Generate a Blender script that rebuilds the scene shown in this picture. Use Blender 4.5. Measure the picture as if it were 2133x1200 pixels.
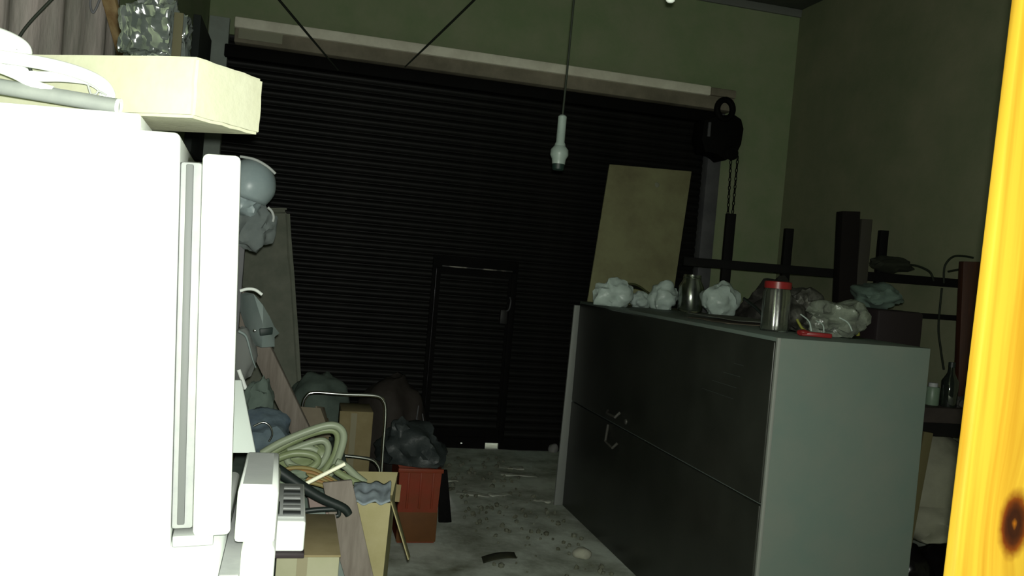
import bpy, bmesh, math, random
from mathutils import Vector, Matrix, noise
random.seed(7)
for o in list(bpy.data.objects): bpy.data.objects.remove(o)
S = bpy.context.scene
COL = S.collection

# ------------------------------------------------------------------ camera
H = 1.6
YAW, PITCH, ROLL, FPX = math.radians(14.2), math.radians(-1.4), math.radians(4.9), 1800.0
cy, sy, cp, sp = math.cos(YAW), math.sin(YAW), math.cos(PITCH), math.sin(PITCH)
FWD = Vector((sy*cp, cy*cp, sp)); R0 = Vector((cy, -sy, 0)); U0 = R0.cross(FWD)
RGT = math.cos(ROLL)*R0 + math.sin(ROLL)*U0
UPV = -math.sin(ROLL)*R0 + math.cos(ROLL)*U0
EYE = Vector((0, 0, H))
cd = bpy.data.cameras.new('camera'); cam = bpy.data.objects.new('camera', cd); COL.objects.link(cam)
cd.sensor_width = 36; cd.lens = FPX/2133*36; cd.clip_start = 0.05; cd.clip_end = 100
M = Matrix((RGT, UPV, -FWD)).transposed().to_4x4(); M.translation = EYE
cam.matrix_world = M
S.camera = cam

# ------------------------------------------------------------------ world, light, exposure
w = bpy.data.worlds.new('night'); S.world = w; w.use_nodes = True
bg = w.node_tree.nodes['Background']; bg.inputs[0].default_value = (0.30, 0.36, 0.34, 1); bg.inputs[1].default_value = 0.004
fl = bpy.data.lights.new('phone_flash', 'POINT'); fl.energy = 300; fl.shadow_soft_size = 0.009; fl.color = (0.96, 1.0, 0.90)
flo = bpy.data.objects.new('phone_flash', fl); COL.objects.link(flo)
flo.location = EYE + 0.006*RGT + 0.022*UPV
out = bpy.data.lights.new('added_outside_light', 'AREA'); out.energy = 5000; out.size = 1.0  # added lamp outside, brightens what shows through the shutter gap
oo = bpy.data.objects.new('added_outside_light', out); COL.objects.link(oo); oo.location = (1.7, 9.2, 3.0); oo.rotation_euler = (0, 0, 0)
vs = S.view_settings; vs.view_transform = 'Standard'; vs.look = 'None'; vs.gamma = 1; vs.exposure = 0; vs.use_curve_mapping = False

# ------------------------------------------------------------------ layout helpers
def ray(px, py): return FWD + (px-1066.5)/FPX*RGT - (py-600)/FPX*UPV
def at(px, py, Y):
    d = ray(px, py); return EYE + d*(Y/d.y)
def onz(px, py, z):
    d = ray(px, py); return EYE + d*((z-H)/d.z)
V = Vector

# ------------------------------------------------------------------ materials
MATS = {}
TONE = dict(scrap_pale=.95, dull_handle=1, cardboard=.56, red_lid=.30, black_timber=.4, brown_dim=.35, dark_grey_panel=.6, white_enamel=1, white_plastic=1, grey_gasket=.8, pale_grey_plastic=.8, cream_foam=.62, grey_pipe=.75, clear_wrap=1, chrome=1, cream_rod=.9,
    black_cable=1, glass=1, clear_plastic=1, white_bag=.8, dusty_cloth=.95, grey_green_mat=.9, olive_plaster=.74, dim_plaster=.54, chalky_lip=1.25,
    dusty_hood=.85, patch=.9, cornice=.5, stained_board=.6, grey_steel=.32, charcoal_steel=.42, grey_flange=.5, dusty_concrete=1.05, paving=1,
    bulb_white=.42, opal=1, grey_guide=.6, pale_guide=1.2, dark_brown_paint=.26, black_steel=.2, black_plastic=.8, thin_film=.8, pale_sack=.55, worn_edge=.8, brown_card=.5, pale_green_plastic=.62)
def mat(name, c, c2=None, scale=6, rough=.6, metal=0, bump=0, bscale=None, trans=0, ior=1.45, stretch=None, sharp=(.35,.65), spec=.35, alpha=1, coat=0, detail=5):
    if name in MATS: return MATS[name]
    k_ = TONE.get(name, .46); c = tuple(q*k_ for q in c); c2 = tuple(q*k_ for q in c2) if c2 else None
    m = bpy.data.materials.new(name); m.use_nodes = True
    nt = m.node_tree; N = nt.nodes; L = nt.links; p = N['Principled BSDF']
    p.inputs['Base Color'].default_value = (*c, 1); p.inputs['Roughness'].default_value = rough
    p.inputs['Metallic'].default_value = metal; p.inputs['IOR'].default_value = ior
    p.inputs['Transmission Weight'].default_value = trans
    p.inputs['Specular IOR Level'].default_value = spec; p.inputs['Alpha'].default_value = alpha
    p.inputs['Coat Weight'].default_value = coat; p.inputs['Coat IOR'].default_value = 2.2 if trans else 1.5; p.inputs['Coat Roughness'].default_value = .2 if trans else .05
    if c2 or bump:
        tc = N.new('ShaderNodeTexCoord'); mp = N.new('ShaderNodeMapping'); L.new(tc.outputs['Object'], mp.inputs[0])
        if stretch: mp.inputs['Scale'].default_value = stretch
    if c2:
        n = N.new('ShaderNodeTexNoise'); n.inputs['Scale'].default_value = scale; n.inputs['Detail'].default_value = detail
        n.inputs['Roughness'].default_value = .65
        L.new(mp.outputs[0], n.inputs['Vector'])
        r = N.new('ShaderNodeValToRGB'); e = r.color_ramp.elements
        e[0].position, e[1].position = sharp; e[0].color = (*c, 1); e[1].color = (*c2, 1)
        L.new(n.outputs['Fac'], r.inputs[0]); L.new(r.outputs[0], p.inputs['Base Color'])
    if bump:
        n2 = N.new('ShaderNodeTexNoise'); n2.inputs['Scale'].default_value = bscale or scale*3; n2.inputs['Detail'].default_value = 4
        L.new(mp.outputs[0], n2.inputs['Vector'])
        b = N.new('ShaderNodeBump'); b.inputs['Strength'].default_value = bump; b.inputs['Distance'].default_value = .01
        L.new(n2.outputs['Fac'], b.inputs['Height']); L.new(b.outputs[0], p.inputs['Normal'])
    MATS[name] = m
    return m

def wood_knot():
    m = bpy.data.materials.new('pine'); m.use_nodes = True
    nt = m.node_tree; N = nt.nodes; L = nt.links; p = N['Principled BSDF']
    p.inputs['Roughness'].default_value = .45
    tc = N.new('ShaderNodeTexCoord')
    # distance from the knot, squeezed along the grain
    sub = N.new('ShaderNodeVectorMath'); sub.operation = 'SUBTRACT'; L.new(tc.outputs['Object'], sub.inputs[0]); sub.inputs[1].default_value = KNOT
    mul = N.new('ShaderNodeVectorMath'); mul.operation = 'MULTIPLY'; L.new(sub.outputs[0], mul.inputs[0]); mul.inputs[1].default_value = (.78, .2, .42)
    ln = N.new('ShaderNodeVectorMath'); ln.operation = 'LENGTH'; L.new(mul.outputs[0], ln.inputs[0])
    # grain coordinate: x pushed aside around the knot
    sx = N.new('ShaderNodeSeparateXYZ'); L.new(sub.outputs[0], sx.inputs[0])
    fall = N.new('ShaderNodeMath'); fall.operation = 'MULTIPLY_ADD'; fall.inputs[1].default_value = 700; fall.inputs[2].default_value = 1
    sq = N.new('ShaderNodeMath'); sq.operation = 'MULTIPLY'; L.new(ln.outputs['Value'], sq.inputs[0]); L.new(ln.outputs['Value'], sq.inputs[1]); L.new(sq.outputs[0], fall.inputs[0])
    dv = N.new('ShaderNodeMath'); dv.operation = 'DIVIDE'; dv.inputs[0].default_value = .026; L.new(fall.outputs[0], dv.inputs[1])
    gx = N.new('ShaderNodeMath'); gx.operation = 'ADD'; L.new(sx.outputs[0], gx.inputs[0]); L.new(dv.outputs[0], gx.inputs[1])
    cb = N.new('ShaderNodeCombineXYZ'); L.new(gx.outputs[0], cb.inputs[0]); L.new(sx.outputs[1], cb.inputs[1])
    zs = N.new('ShaderNodeMath'); zs.operation = 'MULTIPLY'; zs.inputs[1].default_value = .035; L.new(sx.outputs[2], zs.inputs[0]); L.new(zs.outputs[0], cb.inputs[2])
    nz = N.new('ShaderNodeTexNoise'); nz.inputs['Scale'].default_value = 48; nz.inputs['Detail'].default_value = 3; L.new(cb.outputs[0], nz.inputs['Vector'])
    r = N.new('ShaderNodeValToRGB'); e = r.color_ramp.elements
    e[0].position = .30; e[0].color = (.30, .145, .006, 1); e[1].position = .60; e[1].color = (.40, .245, .018, 1)
    L.new(nz.outputs['Fac'], r.inputs[0])
    k = N.new('ShaderNodeValToRGB'); ke = k.color_ramp.elements
    ke[0].position = 0; ke[0].color = (.55, .28, .12, 1); ke[1].position = .0035; ke[1].color = (.06, .02, .008, 1)
    for pos, c in ((.011, (.035, .012, .006, 1)), (.013, (.22, .07, .012, 1)), (.017, (.33, .12, .012, 1)), (.022, (1, 1, 1, 1))):
        q = ke.new(pos); q.color = c
    wob = N.new('ShaderNodeTexNoise'); wob.inputs['Scale'].default_value = 90; L.new(sub.outputs[0], wob.inputs['Vector'])
    wm = N.new('ShaderNodeMath'); wm.operation = 'MULTIPLY_ADD'; wm.inputs[1].default_value = .004; L.new(wob.outputs['Fac'], wm.inputs[0]); L.new(ln.outputs['Value'], wm.inputs[2])
    wn = N.new('ShaderNodeMath'); wn.operation = 'SUBTRACT'; wn.inputs[1].default_value = .002; L.new(wm.outputs[0], wn.inputs[0])
    L.new(wn.outputs[0], k.inputs[0])
    mx = N.new('ShaderNodeMix'); mx.data_type = 'RGBA'; mx.blend_type = 'MULTIPLY'; mx.inputs['Factor'].default_value = 1
    L.new(r.outputs[0], mx.inputs['A']); L.new(k.outputs[0], mx.inputs['B']); L.new(mx.outputs['Result'], p.inputs['Base Color'])
    return m

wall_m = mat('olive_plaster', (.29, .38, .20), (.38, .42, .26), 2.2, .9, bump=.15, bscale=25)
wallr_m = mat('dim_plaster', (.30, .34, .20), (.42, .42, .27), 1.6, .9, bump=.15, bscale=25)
ceil_m = mat('ceiling_concrete', (.10, .12, .10), (.16, .17, .14), 3, .9)
floor_m = mat('dusty_concrete', (.20, .21, .15), (.62, .67, .59), 3.0, .9, bump=.35, bscale=18, sharp=(.30, .60), detail=9)
slat_m = mat('dark_brown_paint', (.016, .017, .015), (.035, .033, .03), 4, .5, spec=.25)
bar_m = mat('black_steel', (.012, .012, .011), (.022, .02, .018), 8, .75, spec=.15)
guide_m = mat('grey_guide', (.14, .14, .15), (.20, .20, .21), 5, .6)
hood_m = mat('dusty_hood', (.20, .18, .13), (.36, .32, .24), 3, .8, sharp=(.35, .7))
lip_m = mat('chalky_lip', (.72, .70, .58), (.58, .55, .45), 5, .8)
white_m = mat('white_enamel', (.86, .90, .86), (.82, .86, .82), 3, .35)
white2_m = mat('white_plastic', (.80, .84, .80), None, 3, .45)
gasket_m = mat('grey_gasket', (.30, .31, .31), (.38, .39, .38), 12, .6)
ltgrey_m = mat('pale_grey_plastic', (.42, .44, .43), (.50, .52, .50), 6, .6)
foam_m = mat('cream_foam', (.66, .66, .47), (.74, .74, .56), 7, .95, bump=.1, bscale=60)
pipe_m = mat('grey_pipe', (.24, .26, .25), (.32, .34, .32), 9, .45)
plast_m = mat('clear_wrap', (.025, .030, .027), (.04, .045, .042), 14, .13, spec=.9, coat=.7)
pcloth_m = mat('dusty_cloth', (.20, .20, .17), (.42, .36, .34), 4, .95, bump=.3, bscale=40, stretch=(1.4, 1, .35))
plank_m = mat('brown_plank', (.22, .13, .05), (.34, .24, .11), 6, .7, stretch=(6, 6, .5))
plankg_m = mat('grey_plank', (.26, .22, .18), (.38, .33, .28), 7, .8, stretch=(6, 6, .6))
tealb_m = mat('teal_grey_board', (.26, .32, .29), (.36, .40, .36), 5, .8)
card_m = mat('cardboard', (.46, .41, .20), (.54, .48, .26), 9, .85)
cardd_m = mat('dull_cardboard', (.36, .29, .14), (.44, .36, .19), 9, .9)
paleca_m = mat('pale_cardboard', (.50, .50, .32), (.56, .55, .38), 7, .9)
red_m = mat('red_plastic', (.52, .075, .03), (.36, .09, .03), 4, .55)
redlid_m = mat('red_lid', (.62, .05, .05), None, rough=.35)
dark_m = mat('black_plastic', (.012, .018, .016), None, rough=.45)
tarp_m = mat('dark_tarp', (.06, .06, .055), (.11, .10, .09), 9, .7, bump=.4, bscale=22)
tarpb_m = mat('teal_black_bag', (.05, .065, .065), (.10, .12, .12), 8, .45, bump=.5, bscale=22)
hose_m = mat('green_hose', (.34, .42, .20), (.42, .50, .28), 8, .4)
hosew_m = mat('pale_hose', (.50, .58, .40), None, rough=.4)
orange_m = mat('orange_cord', (.48, .27, .09), None, rough=.6)
chrome_m = mat('chrome', (.75, .76, .75), None, rough=.18, metal=1)
rod_m = mat('cream_rod', (.9, .9, .68), None, rough=.3)
rubber_m = mat('black_cable', (.010, .014, .008), None, rough=.7)
bulb_m = mat('bulb_white', (.45, .55, .50), (.38, .46, .42), 9, .4)
mask_m = mat('grey_mask', (.40, .50, .48), (.48, .57, .55), 7, .45)
pale_m = mat('pale_blue_plastic', (.60, .72, .74), (.48, .60, .63), 9, .35)
bluec_m = mat('blue_cloth', (.12, .17, .22), (.20, .27, .30), 9, .9, bump=.4, bscale=30)
mattr_m = mat('grey_green_mat', (.22, .24, .19), (.30, .31, .25), 6, .9, bump=.3, bscale=16)
tealc_m = mat('teal_cloth', (.13, .18, .15), (.20, .26, .22), 8, .9)
ply_m = mat('stained_board', (.50, .50, .27), (.34, .31, .17), 3.2, .85, sharp=(.42, .75), detail=8)
cabs_m = mat('grey_steel', (.34, .46, .41), (.43, .49, .43), 4, .55, sharp=(.3, .7), detail=8)
cabd_m = mat('charcoal_steel', (.040, .043, .036), (.062, .066, .056), 3, .35, detail=7)
cabl_m = mat('grey_flange', (.42, .44, .41), None, rough=.5)
glass_m = mat('glass', (.93, .98, .95), None, rough=.06, trans=1, ior=1.3, coat=1)
petg_m = mat('clear_plastic', (.95, .97, .93), None, rough=.10, trans=1, ior=1.3, spec=.9, bump=.25, bscale=8, stretch=(.6, .6, 9), coat=1)
bag_m = mat('white_bag', (.52, .62, .58), (.42, .50, .46), 9, .35, bump=.3, bscale=30)
film_m = mat('thin_film', (.22, .25, .20), (.12, .13, .11), 12, .2, bump=.6, bscale=40)
olive_m = mat('olive_cloth', (.09, .11, .035), (.14, .15, .06), 10, .9)
yel_m = mat('yellow_green_strap', (.34, .36, .05), None, rough=.6)
brown_m = mat('brown_paper', (.30, .25, .19), (.22, .18, .13), 6, .8)
redbr_m = mat('red_brown_wood', (.075, .022, .008), (.045, .015, .008), 9, .6, stretch=(5, 5, .6))
bench_m = mat('dark_bench', (.035, .026, .024), (.06, .045, .04), 8, .6)
sack_m = mat('pale_sack', (.38, .38, .28), (.30, .30, .22), 5, .95, bump=.4, bscale=20)
stone_m = mat('pale_stone', (.85, .85, .68), (.62, .62, .50), 12, .95)
leafd_m = mat('dry_leaf', (.05, .06, .035), (.09, .09, .05), 20, .9)
ash_m = mat('paving', (.8, .8, .8), None, rough=.9)
green_m = mat('green_can', (.22, .32, .22), None, rough=.4)

# ------------------------------------------------------------------ object helpers
def link(name, me, m, parent=None, smooth=False):
    o = bpy.data.objects.new(name, me)
    if m and not me.materials: me.materials.append(m)
    if smooth:
        for p in me.polygons: p.use_smooth = True
    if parent: o.parent = parent
    COL.objects.link(o)
    return o
def base_of(parent):
    while parent is not None and parent.parent is not None: parent = parent.parent
    if parent is None or parent.get('own_frame'): return V((0, 0, 0))
    return parent.location
def fin(name, bm, m, parent=None, smooth=False, bev=0, seg=2):
    if bev: bmesh.ops.bevel(bm, geom=list(bm.edges), offset=bev, segments=seg, profile=.5, affect='EDGES', clamp_overlap=True)
    b = base_of(parent)
    if b.length: bmesh.ops.translate(bm, verts=list(bm.verts), vec=-b)
    bmesh.ops.recalc_face_normals(bm, faces=list(bm.faces))
    me = bpy.data.meshes.new(name); bm.to_mesh(me); bm.free()
    o = link(name, me, m, parent, smooth)
    if smooth: me.set_sharp_from_angle(angle=math.radians(38))
    return o
def hexa(bm, c):   # eight corners: bottom ring of four, top ring of four
    v = [bm.verts.new(p) for p in c]
    for f in ((0,1,2,3),(4,5,6,7),(0,1,5,4),(1,2,6,5),(2,3,7,6),(3,0,4,7)): bm.faces.new([v[i] for i in f])
def abox(bm, a, b):
    hexa(bm, [(a[0],a[1],a[2]),(b[0],a[1],a[2]),(b[0],b[1],a[2]),(a[0],b[1],a[2]),(a[0],a[1],b[2]),(b[0],a[1],b[2]),(b[0],b[1],b[2]),(a[0],b[1],b[2])])
def box(name, a, b, m, parent=None, bev=.004, seg=2):
    bm = bmesh.new(); abox(bm, a, b); return fin(name, bm, m, parent, bev > 0, bev, seg)
def slab(name, q, thick, m, parent=None, bev=.003):
    """quad q of four points, thickened away from the eye"""
    q = [V(p) for p in q]; n = (q[1]-q[0]).cross(q[3]-q[0]).normalized()
    if n.dot(q[0]-EYE) < 0: n = -n
    bm = bmesh.new(); hexa(bm, q+[p+n*thick for p in q]); return fin(name, bm, m, parent, bev > 0, bev)
def bar(name, a, b, wd, dp, m, parent=None, side=V((1,0,0)), bev=.003):
    a, b = V(a), V(b); d = (b-a).normalized(); s = (side-d*side.dot(d)).normalized(); t = d.cross(s)
    bm = bmesh.new(); k = [(-1,-1),(1,-1),(1,1),(-1,1)]
    hexa(bm, [a+s*wd/2*i+t*dp/2*j for i, j in k]+[b+s*wd/2*i+t*dp/2*j for i, j in k])
    return fin(name, bm, m, parent, bev > 0, bev)
def spline(P, n=8, closed=False):
    P = [V(p) for p in P]; out = []; L = len(P)
    rng = range(L) if closed else range(L-1)
    for i in rng:
        if closed: a, b, c, d = P[i-1], P[i], P[(i+1) % L], P[(i+2) % L]
        else: a, b, c, d = P[max(i-1,0)], P[i], P[i+1], P[min(i+2,L-1)]
        for k in range(n):
            t = k/n
            out.append(.5*((2*b)+(c-a)*t+(2*a-5*b+4*c-d)*t*t+(3*b-a-3*c+d)*t**3))
    if not closed: out.append(P[-1])
    return out
def addtube(bm, P, r, ns=10, closed=False, taper=None):
    P = [V(p) for p in P]; rings = []; prev = None
    for i, p in enumerate(P):
        if closed: d = P[(i+1) % len(P)]-P[i-1]
        else: d = P[min(i+1,len(P)-1)]-P[max(i-1,0)]
        d.normalize()
        if prev is None:
            s = d.orthogonal().normalized()
        else:
            s = (prev-d*prev.dot(d)).normalized()
        prev = s; t = d.cross(s); rr = r*(taper(i/(len(P)-1)) if taper else 1)
        rings.append([bm.verts.new(p+(s*math.cos(2*math.pi*k/ns)+t*math.sin(2*math.pi*k/ns))*rr) for k in range(ns)])
    for i in range(len(rings)-(0 if closed else 1)):
        A, B = rings[i], rings[(i+1) % len(rings)]
        for k in range(ns): bm.faces.new((A[k], A[(k+1) % ns], B[(k+1) % ns], B[k]))
    if not closed:
        bm.faces.new(rings[0]); bm.faces.new(rings[-1])
def tube(name, P, r, m, parent=None, ns=10, smooth_n=8, closed=False, taper=None):
    bm = bmesh.new(); addtube(bm, spline(P, smooth_n, closed) if smooth_n else P, r, ns, closed, taper)
    return fin(name, bm, m, parent, True)
def lathe(name, prof, c, m, parent=None, ns=28, axis=None, flute=0):
    """prof: (radius, height) list about the vertical through c"""
    bm = bmesh.new(); c = V(c); rings = []
    for r, z in prof:
        if r < 1e-5: rings.append([bm.verts.new(c+V((0,0,z)))])
        else: rings.append([bm.verts.new(c+V((r*(1+flute*math.cos(14*2*math.pi*k/ns))*math.cos(2*math.pi*k/ns), r*(1+flute*math.cos(14*2*math.pi*k/ns))*math.sin(2*math.pi*k/ns), z))) for k in range(ns)])
    for A, B in zip(rings, rings[1:]):
        for k in range(ns):
            q = [A[k % len(A)], A[(k+1) % len(A)], B[(k+1) % len(B)], B[k % len(B)]]
            q = list(dict.fromkeys(q))
            if len(q) > 2: bm.faces.new(q)
    if axis is not None:
        bmesh.ops.rotate(bm, verts=list(bm.verts), cent=c, matrix=V((0,0,1)).rotation_difference(axis).to_matrix())
    return fin(name, bm, m, parent, True)
def lump(name, c, size, m, parent=None, amp=.25, freq=2.2, seed=0, sub=4, floor=None, crease=True):
    """a crumpled soft mass resting on floor height"""
    bm = bmesh.new(); bmesh.ops.create_icosphere(bm, subdivisions=sub, radius=1)
    c = V(c); size = V(size)
    for v in bm.verts:
        p = v.co.copy(); q = p*freq+V((seed*3.1, seed*1.7, seed))
        q = q*.62; k = noise.noise(q)
        if crease:
            q += .5*noise.noise_vector(q*.8)
            k = .7*k+.9*(.28-abs(noise.noise(q*1.15+V((5, 2, 8)))))+.25*(.25-abs(noise.noise(q*2.3)))
            k *= 1.5
        p *= 1+amp*k
        v.co = c+V((p.x*size.x, p.y*size.y, p.z*size.z))
        if floor is not None and v.co.z < floor: v.co.z = floor+.0005*abs(p.x)
    return fin(name, bm, m, parent, True)
def cloth(name, P00, P10, P01, nx, ny, fn, m, parent=None, thick=.006):
    P00, P10, P01 = V(P00), V(P10), V(P01); n = (P10-P00).cross(P01-P00).normalized()
    bm = bmesh.new(); g = [[bm.verts.new(P00+(P10-P00)*i/nx+(P01-P00)*j/ny+n*fn(i/nx, j/ny)) for i in range(nx+1)] for j in range(ny+1)]
    for j in range(ny):
        for i in range(nx): bm.faces.new((g[j][i], g[j][i+1], g[j+1][i+1], g[j+1][i]))
    o = fin(name, bm, m, parent, True)
    md = o.modifiers.new('thickness', 'SOLIDIFY'); md.thickness = thick
    return o
def tag(o, label, cat, group=None):
    o['label'] = label; o['category'] = cat
    if group: o['group'] = group
    return o
def thing(name, loc, label, cat, group=None, rot=None):
    o = bpy.data.objects.new(name, None); COL.objects.link(o); o.location = loc; o.empty_display_size = .1
    if rot: o.rotation_euler = rot; o['own_frame'] = True
    return tag(o, label, cat, group)
def struct(o):
    o['kind'] = 'structure'; return o
def setting(name, loc=(0, 0, 0)):
    o = bpy.data.objects.new(name, None); COL.objects.link(o); o.location = loc; return struct(o)

# ================================================================== THE ROOM
WB, XL, XR, ZC = 7.276, -.80, 4.38, 4.21
SX0, SX1, SZ = -.66, 3.58, 3.25          # shutter opening
bm = bmesh.new()
abox(bm, (XL-.2, WB, 0), (SX0, WB+.2, ZC)); abox(bm, (SX1, WB, 0), (XR+.2, WB+.2, ZC)); abox(bm, (SX0, WB, SZ), (SX1, WB+.2, ZC))
struct(fin('wall_back', bm, wall_m))
struct(box('wall_left', (XL-.2, -.6, 0), (XL, WB, ZC), wall_m, bev=0))
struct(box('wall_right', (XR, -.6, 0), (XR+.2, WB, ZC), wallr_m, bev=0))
struct(box('ceiling', (XL-.2, -.6, ZC), (XR+.2, WB+.2, ZC+.15), ceil_m, bev=0))
# floor: uneven dusty concrete
bm = bmesh.new(); nx, ny = 90, 130
g = [[None]*(nx+1) for _ in range(ny+1)]
for j in range(ny+1):
    for i in range(nx+1):
        x = XL-.2+(XR-XL+.4)*i/nx; y = -.6+(WB+.6+3)*j/ny
        z = .010*noise.fractal(V((x*2.2, y*2.2, .3)), 1, 2, 4) - .008
        if y > WB-.5: z = min(z, -.004)
        g[j][i] = bm.verts.new((x, y, min(z, 0)))
for j in range(ny):
    for i in range(nx): bm.faces.new((g[j][i], g[j][i+1], g[j+1][i+1], g[j+1][i]))
struct(fin('floor', bm, floor_m, smooth=True))

# roller shutter with its small wicket door
door = setting('door_1')
PITCHZ = .068
def slat_mesh(x0, x1):
    bm = bmesh.new(); prof = []
    for k in range(9):
        a = k/8; prof.append((-.013*math.sin(math.pi*a), a*(PITCHZ-.006)))
    prof += [(.004, PITCHZ-.006), (.004, PITCHZ+.004), (.010, PITCHZ+.004), (.010, 0)]
    A = [bm.verts.new((x0, y, z)) for y, z in prof]; B = [bm.verts.new((x1, y, z)) for y, z in prof]
    for k in range(len(prof)): bm.faces.new((A[k], A[(k+1) % len(prof)], B[(k+1) % len(prof)], B[k]))
    bm.faces.new(A); bm.faces.new(B)
    bmesh.ops.recalc_face_normals(bm, faces=list(bm.faces))
    me = bpy.data.meshes.new('slat'); bm.to_mesh(me); bm.free(); me.materials.append(slat_m)
    for p in me.polygons: p.use_smooth = True
    me.set_sharp_from_angle(angle=math.radians(35))
    return me
WX0, WX1, WZ = 1.165, 1.865, 1.55
YS = WB+.05
full = slat_mesh(SX0-.02, SX1+.02); lef = slat_mesh(SX0-.02, WX0-.02); rig = slat_mesh(WX1+.02, SX1+.02); wic = slat_mesh(WX0+.045, WX1-.045)
wick = box('wicket_door', (WX0+.01, YS-.012, .1), (WX0+.05, YS+.014, WZ-.01), bar_m, door)
bm = bmesh.new()
abox(bm, (WX0+.012, YS-.014, .095), (WX0+.05, YS+.014, WZ-.012)); abox(bm, (WX1-.05, YS-.014, .095), (WX1-.012, YS+.014, WZ-.012))
abox(bm, (WX0+.05, YS-.012, WZ-.075), (WX1-.05, YS+.014, WZ+.004)); abox(bm, (WX0+.05, YS-.012, .095), (WX1-.05, YS+.014, .165))
tmp = bpy.data.meshes.new('wicket_door'); bm.to_mesh(tmp); bm.free(); tmp.materials.append(bar_m); wick.data = tmp
n = int((SZ+.02-.09)/PITCHZ)+1
for k in range(n):
    z = .09+k*PITCHZ
    if z > WZ+.02:
        o = link('slat', full, None, door); o.location = (0, YS, z)
    else:
        for me in (lef, rig):
            o = link('slat', me, None, door); o.location = (0, YS, z)
        if .12 < z < WZ-.06:
            o = link('slat', wic, None, wick); o.location = (0, YS, z)
for x in (WX0, WX1): box('wicket_jamb', (x-.026, YS-.022, .05), (x+.008 if x < 1.5 else x+.026, YS+.02, WZ+.03), bar_m, door)
box('wicket_head', (WX0-.026, YS-.03, WZ-.01), (WX1+.026, YS+.02, WZ+.10), bar_m, door)
box('head_strip', (WX0+.05, YS-.042, WZ+.002), (WX1-.03, YS-.03, WZ+.014), mat('worn_edge', (.42, .40, .34), (.05, .05, .05), 7, .4, sharp=(.4, .55)), door)
box('lock_box', (WX1-.105, YS-.05, 1.10), (WX1-.045, YS-.01, 1.22), mat('lock_grey', (.05, .05, .048), None, rough=.5), wick)
tube('handle', [(WX1-.06, YS-.03, 1.21), (WX1-.04, YS-.07, 1.23), (WX1-.03, YS-.07, 1.30), (WX1-.03, YS-.03, 1.33)], .007, guide_m, wick)
# bottom bar, with gaps cut to show the added light outside
hx = at(1023, 935, YS).x; hx2 = at(960, 934, YS).x
bm = bmesh.new()
for a, b in ((SX0-.02, hx2-.011), (hx2+.011, hx-.062), (hx+.062, SX1+.02)): abox(bm, (a, YS-.02, -.012), (b, YS+.02, .096))
abox(bm, (hx2-.011, YS-.02, .045), (hx2+.011, YS+.02, .096)); abox(bm, (hx-.062, YS-.02, .050), (hx+.062, YS+.02, .096))
abox(bm, (hx2-.011, YS-.02, -.012), (hx2+.011, YS+.02, .026))
bmesh.ops.remove_doubles(bm, verts=list(bm.verts), dist=1e-5)
fin('bottom_bar', bm, bar_m, door)
box('guide_rail', (SX1-.03, WB-.06, 0), (SX1+.10, WB+.09, 3.15), guide_m, door)
box('guide_rail', (SX0-.13, WB-.06, 0), (SX0+.02, WB+.09, 3.36), mat('pale_guide', (.30, .34, .31), (.24, .27, .24), 4, .7), door)
struct(box('ground', (-3, WB+.2, -.12), (6, 12, -.05), ash_m, bev=0)) if False else None
pv = struct(box('trim_3', (-2, WB+.6, -.03), (6, WB+.8, 1.2), ash_m, bev=0))  # pale upright panel added outside so the gap reads bright
struct(box('trim_4', (-2, WB+.8, -.2), (6, WB+5, -.015), ash_m, bev=0))

# concrete lintel hood above the shutter
hood = setting('trim_1')
YH = 7.08
a, b, c, d = at(490, 46, YH), at(1532, 192, YH), at(1528, 222, YH), at(492, 100, YH)
zt = (a.z+b.z)/2; zb = (c.z+d.z)/2
bm = bmesh.new(); abox(bm, (a.x, YH, zb), (b.x, WB, zt)); fin('hood_face', bm, hood_m, hood, True, .012)
box('hood_lip', (a.x-.004, YH-.03, zt-.055), (b.x-.25, WB, zt+.028), lip_m, hood, .012)
box('hood_lip', (b.x-.248, YH-.026, zt-.05), (b.x, WB, zt+.022), hood_m, hood, .012)
box('hood_patch', (a.x+.03, YH-.006, zb+.03), (a.x+.36, YH+.01, zt-.055), mat('patch', (.34, .34, .25), None, rough=.9), hood, .003)
# dark upper box of the shutter, below the hood
box('roller_cover', (SX0, YH+.09, zb-.10), (SX1+.05, WB, zb), bar_m, hood, .01)
tag(box('vent_box', (XL, 6.35, 2.2), (XL+.05, 7.1, 3.14), mat('dark_grey_panel', (.05, .06, .055), None, rough=.8)), 'dark rectangular panel fixed high on the left wall beside the shutter', 'panel')
struct(box('trim_2', (XL, WB-.03, ZC-.07), (XR, WB, ZC), mat('cornice', (.34, .36, .33), None, rough=.9), bev=.005))

# pine post of the doorway the picture is taken from
p0, p1 = at(2105, 0, 1.022), at(1962, 1200, 1.022)
KNOT = at(2113, 1092, 1.0)
pine_m = wood_knot()
dx = (p0.x-p1.x)/(p0.z-p1.z)
bm = bmesh.new(); zz0, zz1 = 0.0, 2.6
xa = lambda z: p1.x+dx*(z-p1.z)
hexa(bm, [(xa(zz0), 1.0, zz0), (xa(zz0)+.17, 1.0, zz0), (xa(zz0)+.17, 1.022, zz0), (xa(zz0), 1.022, zz0), (xa(zz1), 1.0, zz1), (xa(zz1)+.17, 1.0, zz1), (xa(zz1)+.17, 1.022, zz1), (xa(zz1), 1.022, zz1)])
tag(fin('wooden_post', bm, pine_m, None, True, .004), 'bright yellow pine board with a dark knot, standing upright at the right edge', 'post')

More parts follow.
